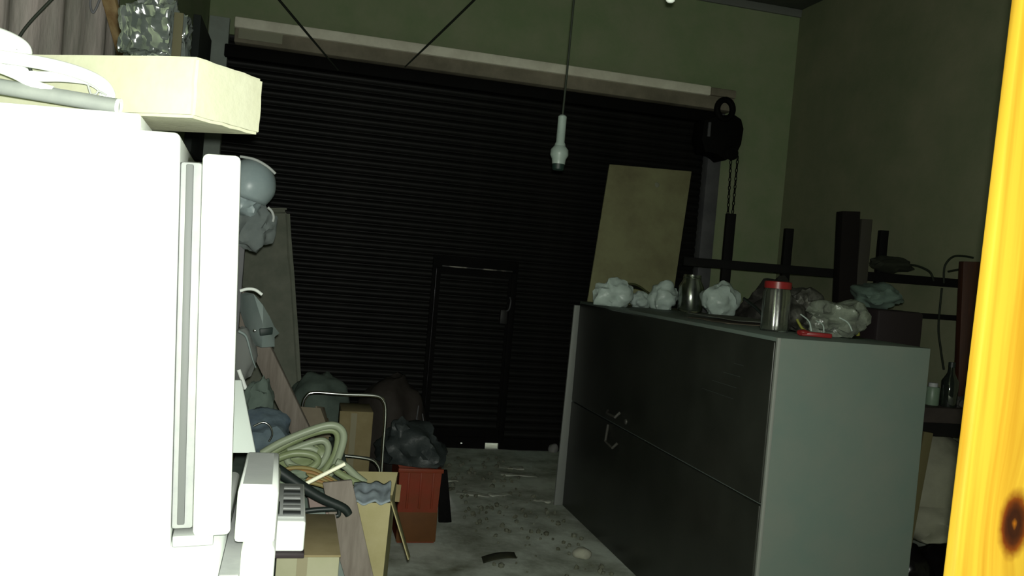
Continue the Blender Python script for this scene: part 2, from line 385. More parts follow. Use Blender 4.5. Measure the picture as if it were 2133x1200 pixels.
# ================================================================== LEFT: REFRIGERATOR STACK
fz = thing('chest_freezer', (-.42, 1.8, 0), 'lower white freezer under the white refrigerator, its door edge towards the camera', 'freezer')
bm = bmesh.new(); hexa(bm, [(-.76, 1.469, .03), (-.083, 1.469, .03), (-.083, 2.05, .03), (-.76, 2.05, .03), (-.76, 1.469, 1.051), (-.083, 1.469, 1.082), (-.083, 2.05, 1.082), (-.76, 2.05, 1.051)])
fin('body', bm, white_m, fz, True, .012, 3)
box('gasket', (-.083, 1.485, .08), (-.049, 2.03, 1.05), gasket_m, fz, .004)
dr = box('door', (-.049, 1.465, .05), (.006, 2.03, 1.105), white_m, fz, .014, 3)
zg0, zg1 = 1.105, at(503, 1020, 1.48).z
zb1 = at(510, 945, 1.74).z
bm = bmesh.new(); xg0, xg1 = -.062, .004
hexa(bm, [(xg0, 1.48, zg0), (xg1, 1.48, zg0), (xg1-.004, 1.76, zg0), (xg0, 1.76, zg0), (xg0, 1.48, zg1), (xg1, 1.48, zg1), (xg1-.004, 1.76, zb1), (xg0, 1.76, zb1)])
gr = fin('door_grip', bm, white2_m, fz, True, .006); gr['label'] = 'moulded white grip block on top of the freezer door'
sl = (zb1-zg1)/.28
bm = bmesh.new(); zf = lambda y: zg1+sl*(y-1.48)+.0008
hexa(bm, [(xg0+.006, 1.51, zf(1.51)-.004), (xg1-.012, 1.51, zf(1.51)-.004), (xg1-.014, 1.74, zf(1.74)-.004), (xg0+.006, 1.74, zf(1.74)-.004), (xg0+.006, 1.51, zf(1.51)+.001), (xg1-.012, 1.51, zf(1.51)+.001), (xg1-.014, 1.74, zf(1.74)+.001), (xg0+.006, 1.74, zf(1.74)+.001)])
fin('grip_recess', bm, ltgrey_m, gr)
for sx in (-.7, -.15):
    for yy in (1.53, 1.98): lathe('foot', [(0, 0), (.022, 0), (.022, .03), (0, .03)], (sx, yy, 0), dark_m, fz, 12)

fr = thing('refrigerator', (-.160, 1.478, 1.085), 'blown out white refrigerator standing on the lower freezer at the left edge', 'refrigerator', rot=(0, math.radians(-2.7), math.radians(3.4))); fr.scale = (.948, .948, .948)
box('body', (-.585, 0, .0), (0, .50, .722), white_m, fr, .010, 3)
lid = box('top_lid', (-.60, -.004, .722), (-.062, .50, .748), white_m, fr, .006, 3)
box('gasket', (0, .012, .04), (.036, .49, .675), gasket_m, fr, .006)
box('gasket_rib', (.010, .004, .05), (.022, .013, .67), mat('mid_gasket', (.22, .23, .23)), fr, .002)
box('door', (.036, 0, .028), (.098, .50, .690), white_m, fr, .009, 3)
box('hinge', (.002, .02, .006), (.07, .07, .026), ltgrey_m, fr, .003)

# cream foam block on top
A = V((-.179, 1.5, 0)); u = V((-.856, .517, 0)).normalized(); v = V((.622, .783, 0)).normalized()
fo = bmesh.new(); LA, LB = .56, .163
ring = [A, A+u*LA, A+u*LA+v*LB, A+v*LB]
hexa(fo, [p+V((0, 0, 1.797)) for p in ring]+[p+V((0, 0, 1.897)) for p in ring])
bmesh.ops.bevel(fo, geom=list(fo.edges), offset=.005, segments=2, affect='EDGES')
bmesh.ops.subdivide_edges(fo, edges=[e for e in fo.edges if e.calc_length() > .05], cuts=6, use_grid_fill=True)
for vv in fo.verts: vv.co += V((1, 1, 1))*.0018*noise.noise(vv.co*35)
tag(fin('foam_block', fo, foam_m, None, True), 'cream foam block lying across the top of the white refrigerator', 'foam block')

pp0, pp1 = at(-120, 160, 1.535), at(247, 222, 1.505)
t = thing('pipe', (pp1+pp0)/2, 'grey plastic pipe with an open end on the refrigerator top', 'pipe')
tube('barrel', [pp0, (pp0+pp1)/2, pp1], .0125, pipe_m, t, 18, 4)
dd = (pp1-pp0).normalized()
lathe('end_rim', [(.0085, -.002), (.0125, -.002), (.0132, .003), (.0085, .003), (.0085, -.002)], pp1, white2_m, t, 20, dd)

cc = thing('cable_coil', at(60, 150, 1.53), 'white loops of flexible conduit piled beside the grey pipe', 'cable coil')
def px(P, Y): return [at(a, b, Y+(c if c else 0)) for a, b, c in [(*q, 0) if len(q) == 2 else q for q in P]]
tube('strand', px([(-90, 78), (-30, 72), (10, 82), (42, 100), (40, 112), (-10, 108), (-90, 108)], 1.56), .0150, white2_m, cc, 12)
tube('strand', px([(-90, 108), (0, 118), (90, 132), (160, 150), (208, 172), (226, 196), (222, 214)], 1.53), .0105, white2_m, cc, 12)
tube('strand', px([(-90, 128), (20, 140), (70, 158), (130, 160), (188, 168), (218, 190), (215, 205)], 1.55), .0085, white2_m, cc, 12)
tube('strand', px([(-90, 122), (-20, 136), (30, 154), (75, 178), (110, 190)], 1.515), .0080, white2_m, cc, 12)
tube('tie', px([(60, 128), (62, 140), (64, 148)], 1.545), .003, rubber_m, cc, 8)
tube('tie', px([(183, 176), (186, 186), (190, 196), (200, 196), (206, 190), (222, 198)], 1.515), .0016, gasket_m, cc, 8)

# plastic-wrapped packet on the foam
bm = bmesh.new(); bmesh.ops.create_cube(bm, size=2); bmesh.ops.bevel(bm, geom=list(bm.edges), offset=.45, segments=3, affect='EDGES')
bmesh.ops.subdivide_edges(bm, edges=list(bm.edges), cuts=11, use_grid_fill=True)
wl, wr_ = at(257, 60, 1.70), at(392, 60, 1.70)
ztop = at(330, -4, 1.70).z; zlo = 1.896
for vv in bm.verts:
    p = vv.co; q = p*2.0
    k = .16*(.3-abs(noise.noise(q*.9+V((3, 1, 2)))))+.12*(.25-abs(noise.noise(q*1.9+V((7, 1, 4)))))+.10*noise.noise(q*3.3)+.05*noise.noise(q*6)
    p *= 1+k
    vv.co = V(((wl.x+wr_.x)/2+p.x*(wr_.x-wl.x)/2, 1.70+p.y*.05, max(zlo, (zlo+ztop)/2+p.z*(ztop-zlo)/2)))
wp = thing('wrapped_packet', ((wl.x+wr_.x)/2, 1.70, zlo), 'shiny clear-wrapped grey packet standing on the foam block', 'packet')
fin('wrapping', bm, plast_m, wp, True)
box('label_card', (wr_.x-.020, 1.66, zlo+.004), (wr_.x-.004, 1.664, ztop-.03), mat('brown_card', (.05, .045, .02), None, rough=.9), wp, .001)

# hanging dusty sheet, plank and wire by the left wall
sx0, sx1 = at(-160, 50, 3.05), at(246, 50, 3.3)
ds = cloth('dust_sheet', (XL+.02, 2.3, .9), (sx1.x, 3.32, .9), (XL+.02, 2.3, 3.4), 60, 12, lambda a, b: .010*math.sin(a*17+b*1.3)+.005*math.sin(a*39+2), pcloth_m)
tag(ds, 'dusty pinkish grey sheet hanging in folds beside the left wall, above the refrigerator', 'sheet')
a_, b_ = at(226, -8, 2.95), at(260, 115, 3.08); dirp = (b_-a_)
tag(bar('wooden_plank', a_-dirp*1.1, a_+dirp*((a_.z-.02)/(a_.z-b_.z)), .042, .02, plank_m, None, RGT), 'narrow brown wooden batten leaning upright next to the hanging dusty sheet', 'batten')
tag(tube('wire', px([(118, -12), (95, 12), (70, 38), (50, 62), (36, 84)], 2.45), .004, rubber_m), 'thin black wire sagging in front of the dusty sheet', 'wire')
tag(tube('wire_loop', px([(190, -12), (188, 10), (193, 26), (200, 18), (207, 0), (210, -12)], 3.0), .0035, guide_m), 'small grey wire loop hanging beside the wooden batten', 'wire')

# ================================================================== LEFT CLUTTER
# steel upright behind the refrigerator that carries the hanging things
tag(bar('steel_upright', (-.21, 3.5, 0), (-.21, 3.5, 1.86), .04, .04, guide_m), 'grey steel upright standing half hidden behind the refrigerator door', 'upright')
# pale plastic hood (upper)
def hood_shell(name, c, rx, ry, rz, m, parent, cut=-.55, tilt=0):
    bm = bmesh.new(); bmesh.ops.create_uvsphere(bm, u_segments=28, v_segments=18, radius=1)
    kill = [vv for vv in bm.verts if vv.co.z < cut]
    bmesh.ops.delete(bm, geom=kill, context='VERTS')
    for vv in bm.verts:
        p = vv.co; vv.co = V((p.x*rx*(1-.18*max(0, -p.z)), p.y*ry, p.z*rz))
    bmesh.ops.rotate(bm, verts=list(bm.verts), cent=(0, 0, 0), matrix=Matrix.Rotation(tilt, 3, 'Y'))
    bmesh.ops.translate(bm, verts=list(bm.verts), vec=c)
    o = fin(name, bm, m, parent, True); md = o.modifiers.new('thickness', 'SOLIDIFY'); md.thickness = .004
    return o
c1 = at(520, 388, 3.4)
t = thing('plastic_hood', c1, 'pale blue plastic hood hanging above the welding mask, beside the refrigerator door', 'hood')
hood_shell('shell', c1, .095, .10, .105, pale_m, t, -.6, math.radians(14))
lump('lining', c1+V((-.02, -.0, -.06)), (.06, .06, .05), pale_m, t, .3, 2.5, 4, 3)
tube('strap', px([(500, 326), (530, 332), (556, 346), (574, 362)], 3.33), .005, ltgrey_m, t)
tube('strap_end', px([(558, 432), (566, 440), (570, 452), (568, 462)], 3.4), .005, ltgrey_m, t)
lump('hanging_cloth', at(528, 468, 3.45), (.085, .06, .09), mat('grey_rag', (.22, .26, .26), (.30, .34, .33), 8, .9), t, .3, 2.2, 9, 4)
# welding mask with dark window
c2 = at(538, 668, 3.4)
t = thing('welding_mask', c2, 'grey-green welding mask with a dark slot window hanging at the steel upright', 'mask')
bm = bmesh.new()
outl = [(512, 616), (528, 612), (548, 636), (562, 660), (571, 680), (582, 694), (572, 702), (572, 722), (545, 724), (534, 705), (524, 680), (514, 650)]
N_ = len(outl)
fr_ = [bm.verts.new(at(a, b, 3.36+.00006*(abs(a-545))**2)) for a, b in outl]; bk = [bm.verts.new(at(a, b, 3.36+.00006*(abs(a-545))**2)+V((-.03, .07, 0))) for a, b in outl]
ctr = bm.verts.new(at(548, 676, 3.325))
for k in range(N_):
    bm.faces.new((fr_[k], fr_[(k+1) % N_], ctr)); bm.faces.new((fr_[k], fr_[(k+1) % N_], bk[(k+1) % N_], bk[k]))
bmesh.ops.subdivide_edges(bm, edges=list(bm.edges), cuts=1, use_grid_fill=True)
fin('face_shell', bm, mask_m, t, True)
slab('dark_window', [at(541, 685, 3.325), at(569, 682, 3.335), at(568, 697, 3.335), at(542, 700, 3.325)], .012, mat('window_dark', (.02, .04, .035), None, rough=.5), t)
lathe('rivet', [(0, .006), (.005, .004), (.006, 0), (0, 0)], at(530, 689, 3.33), chrome_m, t, 12, -FWD)
tube('highlight_arc', px([(500, 606), (516, 602), (532, 604), (546, 614)], 3.34), .006, white2_m, t, 10, 8)  # white tube modelling the highlight arc over the mask
tube('strap', px([(497, 690), (512, 700), (520, 725), (526, 748), (533, 766)], 3.3), .006, mask_m, t, 10, 8, taper=lambda k: 1-.7*k)
lump('lining', at(505, 740, 3.42), (.05, .04, .10), mat('lining_grey', (.34, .36, .34), None, rough=.9), t, .2, 2, 3, 3)

# wide weathered plank leaning from the upright down to the boxes
a_, b_ = at(508, 650, 3.62), at(640, 925, 3.56); dirp = (b_-a_)
tag(bar('leaning_plank', a_-dirp*.25, a_+dirp*1.0+V((0, 0, 0)), .078, .025, plankg_m, None, RGT), 'grey-brown weathered plank slanting down to the right below the welding mask', 'plank')
sb = thing('storage_box', (.04, 3.4, 0), 'dim teal storage box under the blue cloth bundle and the slanting plank', 'box')
zs_ = (a_+dirp*1.0).z-.02
box('body', (-.15, 3.10, 0), (.24, 3.72, zs_-.04), tealc_m, sb, .01)
box('lid', (-.165, 3.085, zs_-.04), (.255, 3.735, zs_), tealc_m, sb, .008)
tag(tube('pale_pipe', px([(497, 770), (508, 800), (518, 826)], 3.3), .008, white2_m), 'short pale pipe end sticking out under the slanting plank', 'pipe')
# blue bundle
bl = thing('blue_bundle', at(560, 905, 3.1), 'dull blue cloth bundle beneath the slanting plank', 'bundle')
lump('cloth', at(548, 905, 3.15), (.10, .09, .085), bluec_m, bl, .3, 2, 2, 4)
tube('wire_handle', px([(528, 888), (548, 880), (562, 888), (567, 905), (560, 920)], 3.02), .0035, chrome_m, bl)
lump('fold', at(535, 845, 3.3), (.055, .06, .10), tealc_m, bl, .3, 2, 5, 4)

# white splayed panel and the slotted machine on its carton
pn = bmesh.new(); c_ = [at(478, 792, 2.02), at(503, 792, 2.02), at(533, 944, 1.90), at(478, 944, 1.90)]
hexa(pn, c_+[p+V((0, .012, .0)) for p in c_])
tag(fin('white_sheet', pn, mat('pale_green_plastic', (.60, .66, .61), None, rough=.5), None, True, .002), 'pale tapering plastic sheet standing on the freezer behind the refrigerator door', 'sheet')

ct = thing('carton', (.04, 2.3, 0), 'tall pale carton under the white slotted machine', 'carton')
xm0, xm1 = at(560, 1090, 2.06).x, at(637, 1090, 2.06).x
zm0, zm1 = at(600, 1150, 2.06).z, at(600, 1086, 2.06).z
box('body', (.012, 2.10, -.005), (.16, 2.38, zm0-.016), paleca_m, ct, .003)
box('flap', (.005, 2.07, zm0-.016), (.16, 2.40, zm0-.011), cardd_m, ct, .001)
box('tape', (.06, 2.098, .02), (.085, 2.4, zm0-.02), mat('tape', (.42, .38, .24), None, rough=.3), ct, 0)
mc = thing('slotted_machine', ((xm0+xm1)/2, 2.2, zm0), 'small white machine with dark slots on top, on a pale carton', 'machine')
bx = box('housing', (xm0-.02, 2.06, zm0), (xm1, 2.40, zm1), white2_m, mc, .006, 3)
box('base_plate', (xm0-.02, 2.05, zm0-.012), (xm1+.002, 2.40, zm0), mat('brown_base', (.05, .035, .04), None, rough=.6), mc, .002)
box('top_frame', (xm0-.005, 2.085, zm1), (xm1-.004, 2.38, zm1+.004), ltgrey_m, mc, .001)
for k in range(6):
    yy = 2.10+.045*k
    box('slot', (xm0+.030, yy, zm1+.003), (xm1-.012, yy+.026, zm1+.0065), gasket_m if k % 2 else mat('slot_dark', (.10, .11, .11), None, rough=.6), mc, .001)
box('slot', (xm0+.012, 2.10, zm1+.003), (xm0+.022, 2.20, zm1+.007), dark_m, mc, .001)

# black hanger lying over the clutter
hg = thing('clothes_hanger', at(640, 1020, 2.45), 'black plastic clothes hanger lying across the green hose', 'hanger')
bm = bmesh.new(); addtube(bm, spline(px([(540, 962), (575, 978), (620, 1008), (670, 1038), (715, 1058), (727, 1072)], 2.42), 6), .0125, 10, taper=lambda k: 1.5-.65*k); fin('arm', bm, dark_m, hg, True)
bm = bmesh.new(); addtube(bm, spline(px([(628, 1066), (660, 1062), (700, 1060), (716, 1060)], 2.43), 6), .0075, 10); fin('crossbar', bm, dark_m, hg, True)
tube('notch', px([(706, 1060), (706, 1072), (700, 1075)], 2.42), .006, dark_m, hg)
slab('shoulder', [at(546, 955, 2.43), at(575, 968, 2.43), at(600, 1010, 2.43), at(548, 986, 2.43)], .01, dark_m, hg)

# green hose coil
hc = thing('hose_coil', at(630, 950, 2.85), 'coil of pale green garden hose behind the black hanger', 'hose')
def coil(P, Y, r, m, nm='loop', tilt=0): return tube(nm, [at(a, b, Y+tilt*k) for k, (a, b) in enumerate(P)], r, m, hc, 10, 7)
coil([(545, 945), (585, 922), (640, 899), (685, 886), (708, 892), (716, 912), (706, 950), (692, 980), (676, 1000)], 2.86, .0125, hosew_m)
coil([(552, 952), (600, 925), (650, 903), (690, 896), (704, 910), (698, 945), (680, 975), (668, 992)], 2.88, .0115, hose_m)
coil([(600, 940), (640, 925), (672, 918), (684, 932), (676, 958), (655, 976), (625, 976), (600, 962), (604, 945), (640, 934), (660, 940)], 2.89, .0115, hosew_m)
coil([(560, 962), (610, 945), (650, 948), (662, 962), (640, 978), (600, 975)], 2.84, .0125, hose_m)
coil([(690, 972), (705, 985), (728, 998), (752, 1010)], 2.75, .0115, hose_m)
coil([(700, 962), (720, 972), (742, 992), (760, 1006)], 2.80, .0125, hosew_m)
lump('hose_mass', at(628, 958, 3.02), (.105, .05, .065), hose_m, hc, .25, 3, 6, 4)
oc = thing('rope_bundle', at(650, 995, 2.7), 'bundle of orange cord lying under the hose coil', 'rope')
for k in range(5):
    tube('strand', px([(572+3*k, 985+2*k), (610, 975+7*k), (650, 978+7*k), (690, 998+5*k), (712, 1012+4*k)], 2.72-.012*k), .0065, orange_m if k % 2 else mat('ochre_cord', (.42, .34, .12), None, rough=.6), oc)
tag(tube('white_rod', px([(604, 1025), (660, 996), (719, 966)], 2.55), .006, rod_m, None, 10, 4), 'thin glossy cream rod pointing up right through the hose coil', 'rod')
lump_g = lump('crumpled_sheet', at(585, 1000, 2.55), (.065, .06, .03), mat('pale_green_film', (.42, .52, .38), None, rough=.4), None, .35, 2.5, 8, 4)
tag(lump_g, 'crumpled pale green film between the slotted machine and the black hanger', 'film')

# boards leaning in front
def lean(name, q, Y, foot, thick, m, label, cat):
    """upper edge at depth Y, lower edge run on down to the floor a little nearer"""
    P = [at(*q[0], Y), at(*q[1], Y)]
    for i, j in ((2, 1), (3, 0)):
        d = at(*q[i], Y)-P[j]; e = P[j]+d*((P[j].z-.002)/(-d.z)); e.y -= foot; P.append(e)
    return tag(slab(name, P, thick, m), label, cat)
lean('brown_board', [(672, 1006), (733, 1000), (778, 1200), (710, 1200)], 2.54, .06, .015, plankg_m, 'broad grey-brown board leaning left of the tan cardboard box', 'board')
lean('teal_board', [(637, 1070), (676, 1062), (718, 1200), (680, 1200)], 2.48, .02, .012, tealb_m, 'narrow teal-grey board leaning beside the broad brown board', 'board')
lean('orange_board', [(643, 1112), (660, 1112), (664, 1160), (640, 1160)], 2.45, .02, .006, mat('tan_wood', (.42, .27, .13), None, rough=.7), 'small tan wood strip standing right of the slotted machine', 'strip')
lean('pink_card', [(640, 1035), (688, 1030), (690, 1066), (645, 1066)], 2.60, .0, .006, mat('pinkish_card', (.40, .30, .27), None, rough=.8), 'pinkish brown card standing behind the black hanger', 'card')
# tan cardboard box with a blue-white cloth
bx0, bx1 = at(722, 1048, 2.62), at(814, 1048, 2.62)
cb = thing('cardboard_box', ((bx0.x+bx1.x)/2, 2.75, 0), 'tall tan cardboard box holding a blue-white cloth, by the red crate', 'box')
zt_ = bx1.z
bm = bmesh.new(); hexa(bm, [(bx0.x+.03, 2.62, -.005), (bx1.x-.02, 2.62, -.005), (bx1.x+.045, 2.98, -.005), (bx0.x+.03, 2.98, -.005), (bx0.x, 2.62, zt_), (bx1.x, 2.62, zt_), (bx1.x+.065, 3.0, zt_), (bx0.x, 3.0, zt_)])
top = max(bm.faces, key=lambda f: f.calc_center_median().z)
r_ = bm.normal_update(); bmesh.ops.recalc_face_normals(bm, faces=list(bm.faces)); bmesh.ops.inset_individual(bm, faces=[top], thickness=.006); bmesh.ops.translate(bm, verts=list(top.verts), vec=(0, 0, -.08))
fin('body', bm, card_m, cb)
fa, fb = at(815, 1043, 2.66), at(852, 1166, 2.70)
slab('flap', [fa, at(822, 1043, 2.78), at(855, 1160, 2.82), fb], .004, card_m, cb, .001)
slab('flap', [at(762, 1000, 3.02), at(836, 1010, 3.02), at(832, 1046, 3.0), at(760, 1040, 3.0)], .004, cardd_m, cb, .001)
wc = cloth('white_cloth', at(732, 1046, 2.605), at(812, 1046, 2.605), at(738, 1004, 2.74), 24, 12, lambda a, b: .010*noise.noise(V((a*5, b*4, 1)))+.006*math.sin(a*14), mat('blue_white_cloth', (.50, .60, .64), (.36, .42, .48), 18, .8), None, .004)
tag(wc, 'blue-white cloth spilling over the rim of the tan cardboard box', 'cloth')

# red crate with black bag, black slab
cx0, cx1, cz = .655, .895, .425
rc = thing('red_crate', (.77, 4.95, 0), 'red plastic crate on the floor beside the tan cardboard box', 'crate')
bm = bmesh.new(); hexa(bm, [(cx0+.02, 4.80, 0), (cx1-.01, 4.80, 0), (cx1-.01, 5.12, 0), (cx0+.02, 5.12, 0), (cx0, 4.78, cz), (cx1, 4.78, cz), (cx1, 5.14, cz), (cx0, 5.14, cz)])
top = max(bm.faces, key=lambda f: f.calc_center_median().z)
bm.normal_update(); bmesh.ops.recalc_face_normals(bm, faces=list(bm.faces)); bmesh.ops.inset_individual(bm, faces=[top], thickness=.012); bmesh.ops.translate(bm, verts=list(top.verts), vec=(0, 0, -.3))
fin('body', bm, red_m, rc)
box('lower_band', (cx0+.012, 4.787, .01), (cx1-.004, 4.80, .19), mat('muddy_red', (.30, .12, .035), (.24, .10, .03), 6, .7), rc, .002)
box('rim', (cx0-.008, 4.768, cz-.02), (cx1+.008, 4.785, cz+.004), red_m, rc, .003)
for k in range(3): box('rib', (cx0+.05+.07*k, 4.776, .2), (cx0+.062+.07*k, 4.792, cz-.02), red_m, rc, .002)
bb = thing('bin_bag', (.75, 4.95, .3), 'dark teal-black bag heaped on the red crate', 'bag')
lump('bag', (.74, 4.97, cz+.07), (.20, .20, .15), tarpb_m, bb, .3, 2.0, 11, 4, cz+.006)
lump('knot', (.66, 4.9, cz+.19), (.06, .06, .07), tarpb_m, bb, .35, 2.4, 12, 3)
tag(slab('black_slab', [at(916, 982, 5.2), at(932, 980, 5.2), (at(941, 1088, 5.2)), at(914, 1092, 5.2)], .03, bar_m), 'black upright slab right behind the red crate', 'board')  # plain black slab filling the dark strip right of the crate
# dark brown tarp heap by the shutter
th = thing('tarp_heap', (.73, 6.1, 0), 'dark brown tarpaulin heap in front of the shutter, left of the wicket', 'tarp')
lump('heap', (.72, 6.0, .36), (.24, .30, .42), mat('brown_tarp', (.075, .06, .05), (.10, .085, .075), 8, .8, bump=.4, bscale=18), th, .22, 1.7, 14, 4, 0)
lump('fold', (.86, 5.6, .16), (.20, .26, .26), tarp_m, th, .25, 1.8, 15, 4, 0)
for k, (a, b) in enumerate((((872, 845), (866, 885)), ((880, 862), (884, 890)), ((868, 870), (872, 888)))): tube('tear', [at(*a, 5.65), at(*b, 5.62)], .004, guide_m, th, 8, 2)

# metal chair frames
cf = thing('chair_frame', (.3, 4.4, 0), 'upturned chair frame of chromed tube among the cartons', 'chair frame')
def U(P, Y): return px(P, Y)
tube('back_tube', px([(632, 990), (632, 920), (630, 850), (638, 826), (656, 818), (720, 822), (780, 824), (798, 834), (803, 860), (798, 930), (793, 1010)], 4.35), .009, chrome_m, cf, 10, 6)
tube('seat_tube', px([(700, 951), (722, 950), (768, 956), (784, 966), (790, 985), (788, 1040)], 4.2), .0085, chrome_m, cf, 10, 6)
for x_ in (.11, .46): tube('leg', [(x_, 4.36, .5), (x_, 4.38, .25), (x_, 4.4, 0)], .009, chrome_m, cf, 10, 3)
k1 = thing('small_carton', (.1, 4.2, 0), 'pale brown open carton with a split top, left of the chrome frame', 'carton')
p_ = [at(618, 846, 4.15), at(668, 850, 4.15), at(690, 910, 4.1), at(632, 910, 4.1)]
b1 = slab('front_panel', p_, .01, mat('pinky_card', (.42, .36, .26), (.36, .30, .22), 6, .9), k1)
bm = bmesh.new(); abox(bm, (p_[3].x+.01, 4.12, 0), (p_[2].x-.01, 4.32, p_[3].z+.05)); fin('body', bm, cardd_m, k1)
slab('flap', [at(660, 846, 4.18), at(676, 848, 4.3), at(684, 880, 4.28), at(668, 880, 4.16)], .008, mat('pinky_card', (0, 0, 0)), k1, .001)
p_ = at(712, 856, 4.5); q_ = at(776, 935, 4.5)
k2 = thing('tan_carton', ((p_.x+q_.x)/2, 4.6, 0), 'tan carton standing inside the chrome chair frame', 'carton')
box('body', (p_.x, 4.5, 0), (q_.x-.01, 4.75, p_.z), cardd_m, k2, .004)
box('side_tape', (p_.x+.05, 4.498, .02), (p_.x+.08, 4.51, p_.z-.01), mat('tape', (0, 0, 0)), k2, 0)
slab('flap', [at(708, 856, 4.49), at(730, 857, 4.49), at(726, 905, 4.45), at(706, 900, 4.45)], .005, cardd_m, k2, .001)
tw = lump('teal_cloth', at(664, 846, 5.0), (.17, .15, .20), tealc_m, None, .2, 1.6, 21, 4, .5)
tag(tw, 'dull teal cloth heap behind the chrome chair frame', 'cloth')
# heap of dark sacks under the cloth that carries it
tag(lump('dark_sack', (.14, 5.0, .22), (.22, .2, .25), tarp_m, None, .15, 1.6, 22, 4, 0), 'dark sack on the floor under the teal cloth', 'sack')
# tall mat leaning against the shutter
mt = thing('rolled_mat', (-.1, 6.7, 0), 'tall grey-green padded mat leaning against the left of the shutter', 'mat')
P = [at(470, 432, 6.95), at(603, 436, 6.95), at(628, 800, 6.6), at(470, 800, 6.6)]
for i, j in ((2, 1), (3, 0)):
    d = P[i]-P[j]; P[i] = P[j]+d*(P[j].z/(P[j].z-P[i].z))
bm = bmesh.new(); hexa(bm, P+[p+V((0, .1, 0)) for p in P]); bmesh.ops.bevel(bm, geom=list(bm.edges), offset=.035, segments=3, affect='EDGES')
bmesh.ops.subdivide_edges(bm, edges=[e for e in bm.edges if e.calc_length() > .15], cuts=10, use_grid_fill=True)
for vv in bm.verts: vv.co += V((.4, -1, .3))*.02*noise.noise(vv.co*4.5)
fin('pad', bm, mattr_m, mt, True)
tube('piping', [P[0]+V((.02, -.01, 0)), P[1]+V((-.02, -.01, 0))], .008, mattr_m, mt, 8, 3)

# ================================================================== CABINET LYING ON ITS SIDE
CX0, CX1, CY0, CY1, CZ0, CZ1 = 1.853, 2.56, 3.02, 5.49, .035, 1.412
cbn = thing('steel_cabinet', ((CX0+CX1)/2, (CY0+CY1)/2, 0), 'large grey steel cupboard lying on its side, charcoal doors facing the aisle', 'cabinet')
bm = bmesh.new(); abox(bm, (CX0+.012, CY0, CZ0), (CX1, CY1, CZ1)); fin('body', bm, cabs_m, cbn, True, .004)
ZM = .748
for z0, z1 in ((CZ0+.012, ZM-.004), (ZM+.004, CZ1-.016)):
    dpart = box('door', (CX0-.008, CY0+.012, z0), (CX0+.013, CY1-.06, z1), cabd_m, cbn, .006, 3)
    yh, zh = (4.62, ZM-.06 if z0 < .5 else ZM+.055)
    if z0 < .5:
        bm = bmesh.new(); addtube(bm, [V((CX0-.012, yh+.10, ZM-.02)), V((CX0-.035, yh+.06, ZM-.11)), V((CX0-.035, yh-.06, ZM-.12)), V((CX0-.012, yh-.07, ZM-.09))], .008, 8)
        fin('handle', bm, mat('dull_handle', (.055, .053, .046), None, rough=.5), dpart, True)
    else:
        bm = bmesh.new(); addtube(bm, [V((CX0-.012, yh+.12, ZM+.06)), V((CX0-.035, yh+.08, ZM+.05)), V((CX0-.035, yh-.06, ZM+.055)), V((CX0-.012, yh-.07, ZM+.085))], .008, 8)
        fin('handle', bm, mat('dull_handle', (.055, .053, .046), None, rough=.5), dpart, True)
        lathe('lock', [(0, .012), (.012, .010), (.015, 0), (0, 0)], (CX0-.006, yh-.16, ZM+.05), mat('dull_handle', (.055, .053, .046), None, rough=.5), dpart, 14, V((-1, 0, 0)))
        for k in range(4): box('scratch', (CX0-.0092, 3.25+.02*k, 1.27-.05*k), (CX0-.0076, 3.33+.09*k, 1.272-.05*k), mat('scratch', (.10, .12, .11), None, rough=.5), dpart, 0)
bm = bmesh.new(); hexa(bm, [(CX0-.052, CY1-.02, CZ0), (CX0+.012, CY1-.02, CZ0), (CX0+.012, CY1, CZ0), (CX0-.052, CY1, CZ0), (CX0-.03, CY1-.02, CZ1-.03), (CX0+.012, CY1-.02, CZ1-.03), (CX0+.012, CY1, CZ1-.03), (CX0-.03, CY1, CZ1-.03)])
fin('end_flange', bm, cabl_m, cbn, True, .003)
box('edge_trim', (CX0-.001, CY0-.003, CZ0), (CX0+.013, CY0+.012, CZ1), cabl_m, cbn, .002)
for yy in (3.15, 5.3): box('runner', (CX0+.06, yy-.05, -.006), (CX1-.02, yy+.05, CZ0), bar_m, cbn, .003)
T = CZ1
# crumpled white plastic bags along the far end
def bag(px0, px1, py, top, Y, seed, label, amp=.42):
    a, b = at(px0, py, Y), at(px1, py, Y); zt = at((px0+px1)/2, top, Y).z; wd = (b.x-a.x)/2; h = (zt-T)
    o = lump('plastic_bag', ((a.x+b.x)/2, Y, T+h*.45), (wd*.95, wd*.75, h*.62), bag_m, None, amp, 1.9, seed, 4, T)
    return tag(o, label, 'bag')
bag(1242, 1312, 640, 588, 4.98, 31, 'crumpled white plastic bag at the far left corner of the cupboard top')
bag(1352, 1408, 645, 590, 5.10, 33, 'small white plastic bag left of the glass jar on the cupboard', .34)
bag(1462, 1534, 645, 592, 4.72, 39, 'white plastic bag right of the glass jar on the cupboard', .28)
bag(1312, 1352, 640, 612, 5.15, 37, 'flattened white plastic scrap between the two bags left of the glass jar', .4)
ob = bmesh.new(); c_ = at(1312, 628, 5.28)
tag(cloth('olive_hat', at(1262, 632, 5.25), at(1366, 622, 5.30), at(1268, 628, 5.42), 26, 10, lambda a, b: .12*math.sin(math.pi*min(1, a*1.05))**.8*(1-.3*b)*1.0, olive_m, None, .012), 'olive cloth arched over the white bags against the stained board', 'cloth')
for f in []: pass
